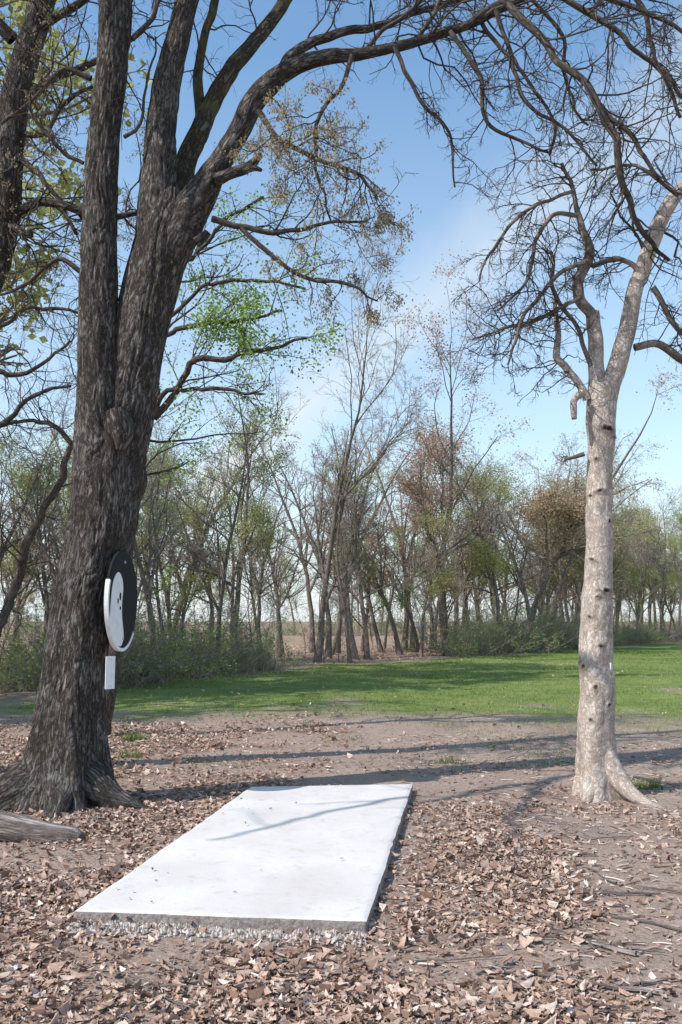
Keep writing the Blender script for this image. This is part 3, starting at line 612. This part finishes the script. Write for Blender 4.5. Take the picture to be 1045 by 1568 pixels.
# ------------------------------------------------------------ round sign on the oak
def simple(name,colr,rough=.5,var_=.15):
    m,nt,out=newmat(name); tc=nt.nodes.new('ShaderNodeTexCoord').outputs['Object']
    c=mix(nt,ramp(nt,[(.4,(0,0,0)),(.7,(var_*2,)*3)],noise(nt,tc,14,5)),colr,tuple(v*.6+.0 for v in colr)); finish(nt,out,c,rough,noise(nt,tc,40,3),.1,.002,.3); return m
mW=simple('sign_white_paint',(.80,.80,.79)); mK=simple('sign_black_paint',(.012,.014,.013),.9,.05); mS=simple('galvanised_metal',(.45,.46,.47),.4)
se=bpy.data.objects.new('round_tee_sign',None); bpy.context.scene.collection.objects.link(se)
c0=S(187,919,7.93); r3=Vector((.06,.998,0)).normalized(); up=Vector((0,0,1)); n3=r3.cross(up)
se.matrix_world=Matrix(((r3.x,up.x,n3.x,c0[0]),(r3.y,up.y,n3.y,c0[1]),(r3.z,up.z,n3.z,c0[2]),(0,0,0,1)))
def prism(name,outl,z0,z1,mat,parent,bev=.0):
    A=Acc(); o=np.array(outl); n=len(o)
    lv=[(z0,1.),(z1-bev,1.),(z1,1-bev*2.)]
    V=np.concatenate([np.concatenate([o*s,np.full((n,1),z)],1) for z,s in lv]); ii=np.arange(3*n).reshape(3,n)
    f=np.stack([ii[:-1],np.roll(ii[:-1],-1,1),np.roll(ii[1:],-1,1),ii[1:]],-1).reshape(-1,4)
    A.add(V,[f,ii[2][None],ii[0][::-1][None]],0,smooth=False); return A.build(name,[mat],parent)
th=np.linspace(0,2*math.pi,72,endpoint=False); cir=lambda r,cx=0,cy=0,sx=1,sy=1:np.stack([cx+r*sx*np.cos(th),cy+r*sy*np.sin(th)],-1)
RS=.432
prism('backing_plate',cir(RS),-.012,.010,mK,se,.002); prism('black_face',cir(RS-.006),.010,.014,mK,se,.001)
t2=np.linspace(math.radians(158),math.radians(318),40); 
outl=np.concatenate([np.stack([(RS+.008)*np.cos(t2),(RS+.008)*np.sin(t2)],-1),np.stack([(RS-.02)*np.cos(t2[::-1]),(RS-.02)*np.sin(t2[::-1])],-1)])
prism('white_rim',outl,-.016,.019,mW,se,.0005)
bl=np.array([(-.37,-.2),(-.29,-.31),(-.18,-.375),(-.04,-.39),(.02,-.3),(-.04,-.15),(-.05,-.02),(-.03,.1),(-.07,.19),(-.17,.235),(-.27,.19),(-.33,.1),(-.36,-.05)])
q=cr(np.concatenate([np.vstack([bl,bl[:1]]),np.zeros((14,1))],1),.02)[:-1,:2]
prism('white_hole_map',q,.014,.018,mW,se,.001)
prism('black_number_dot',cir(.022,-.11,.03,1,1.5),.018,.021,mK,se,.001); prism('black_tee_mark',cir(.014,-.17,-.01,1,1.6),.018,.021,mK,se,.001); prism('black_mark',cir(.016,-.10,-.07),.018,.021,mK,se,.001)
prism('mounting_bracket',np.array([(-.06,-.25),(.06,-.25),(.06,.25),(-.06,.25)]),-.09,-.012,mS,se,.004)
for sy in (-.33,.33): prism('bolt',cir(.012,0,sy),.014,.024,mS,se,.002)
def plate(name,px,py,D,w,h,rz,mat):
    e=bpy.data.objects.new(name,None); bpy.context.scene.collection.objects.link(e)
    p=S(px,py,D); R=Matrix.Rotation(rz,4,'Z')@Matrix.Rotation(math.pi/2,4,'X'); e.matrix_world=Matrix.Translation(p)@R
    o=np.array([(-w,-h),(w,-h),(w,h),(-w,h)])/2; prism('plate',o,-.004,.004,mat,e,.001); 
    for sy in (-.4,.4): prism('nail',cir(.004,0,h*sy),.004,.008,mS,e,.001)
plate('small_tag_sign',169,1030,7.72,.085,.27,.75,mW); plate('small_tag_sign.001',936,1020,8.2,.035,.06,.9,mW)
be=bpy.data.objects.new('disc_golf_basket',None); bpy.context.scene.collection.objects.link(be); be.location=(at(645,47),47,-.02)
prism('pole',cir(.03),0,1.45,mS,be); prism('top_band',cir(.28),1.28,1.42,mW,be,.002); prism('basket_tray',cir(.33),.62,.82,mS,be,.002)
A=Acc(); tt=np.linspace(0,2*math.pi,20,endpoint=False); s=np.linspace(0,1,5)[None,:]
P=np.stack([np.cos(tt)[:,None]*(.25*(1-s)+.06*s),np.sin(tt)[:,None]*(.25*(1-s)+.06*s),1.28-.4*s+0*tt[:,None]],-1); A.tubes(P,np.full((20,5),.006),4); A.build('chains',[mS],be)

# ------------------------------------------------------------ light, sky, camera
az=np.array([.88,.48]); az/=np.linalg.norm(az); EL=math.radians(46)
d=Vector((az[0]*math.cos(EL),az[1]*math.cos(EL),-math.sin(EL)))
sl=bpy.data.lights.new('sun','SUN'); sl.energy=5.0; sl.angle=math.radians(.5); sl.color=(1,.955,.895); so=obj('sun',sl); so.rotation_euler=d.to_track_quat('-Z','Y').to_euler()
w=bpy.data.worlds.new('World'); bpy.context.scene.world=w; w.use_nodes=True; nt=w.node_tree; nt.nodes.clear()
sky=nt.nodes.new('ShaderNodeTexSky'); sky.sky_type='NISHITA'; sky.sun_disc=False; sky.sun_elevation=EL; sky.sun_rotation=math.atan2(-az[0],-az[1]); sky.air_density=1.0; sky.dust_density=.6; sky.ozone_density=1.5
tc=nt.nodes.new('ShaderNodeTexCoord').outputs['Generated']; sx=nt.nodes.new('ShaderNodeSeparateXYZ'); nt.links.new(tc,sx.inputs[0])
zz=mathn(nt,'ADD',mathn(nt,'MAXIMUM',sx.outputs[2],0.),.18)
cb=nt.nodes.new('ShaderNodeCombineXYZ'); PX=mathn(nt,'DIVIDE',sx.outputs[0],zz); PY=mathn(nt,'DIVIDE',sx.outputs[1],zz); nt.links.new(PX,cb.inputs[0]); nt.links.new(PY,cb.inputs[1])
mp=nt.nodes.new('ShaderNodeMapping'); mp.inputs['Rotation'].default_value=(0,0,math.radians(-26)); mp.inputs['Scale'].default_value=(2.2,.5,1); mp.inputs['Location'].default_value=(.3,.2,0); nt.links.new(cb.outputs[0],mp.inputs[0])
cn0=noise(nt,mp.outputs[0],1.6,8,.58,.5); cf=ramp(nt,[(.54,(0,0,0)),(.88,(.5,.5,.5))],cn0)
band=mathn(nt,'ABSOLUTE',mathn(nt,'SUBTRACT',mathn(nt,'ADD',mathn(nt,'ADD',mathn(nt,'MULTIPLY',PX,.9),mathn(nt,'MULTIPLY',PY,.435)),mathn(nt,'MULTIPLY',mathn(nt,'SUBTRACT',cn0,.5),.25)),.942))
band=ramp(nt,[(0,(.5,.5,.5)),(.05,(.34,.34,.34)),(.17,(0,0,0))],band,'EASE')
band=mathn(nt,'MULTIPLY',band,mathn(nt,'MULTIPLY',cn0,1.6))
hz=ramp(nt,[(0,(.92,.92,.92)),(.2,(.42,.42,.42)),(.55,(.03,.03,.03))],sx.outputs[2])
fac=mathn(nt,'ADD',mathn(nt,'MAXIMUM',cf,hz),band,True)
base=mix(nt,1.,sky.outputs[0],(1.35,1.68,1.72),'MULTIPLY')
colr=mix(nt,fac,base,(6.3,6.75,7.0))
bg=nt.nodes.new('ShaderNodeBackground'); bg.inputs[1].default_value=.14; nt.links.new(colr,bg.inputs[0])
wo=nt.nodes.new('ShaderNodeOutputWorld'); nt.links.new(bg.outputs[0],wo.inputs[0])
cam=bpy.data.cameras.new('camera'); cam.lens=F/1568*36; cam.sensor_width=36; cam.clip_end=6000; co=obj('camera',cam)
co.location=(0,0,H); co.rotation_euler=(math.pi/2+PITCH,0,0); bpy.context.scene.camera=co
vs=bpy.context.scene.view_settings; vs.view_transform='Standard'; vs.look='None'; vs.exposure=0
print('done',time.time()-T0)
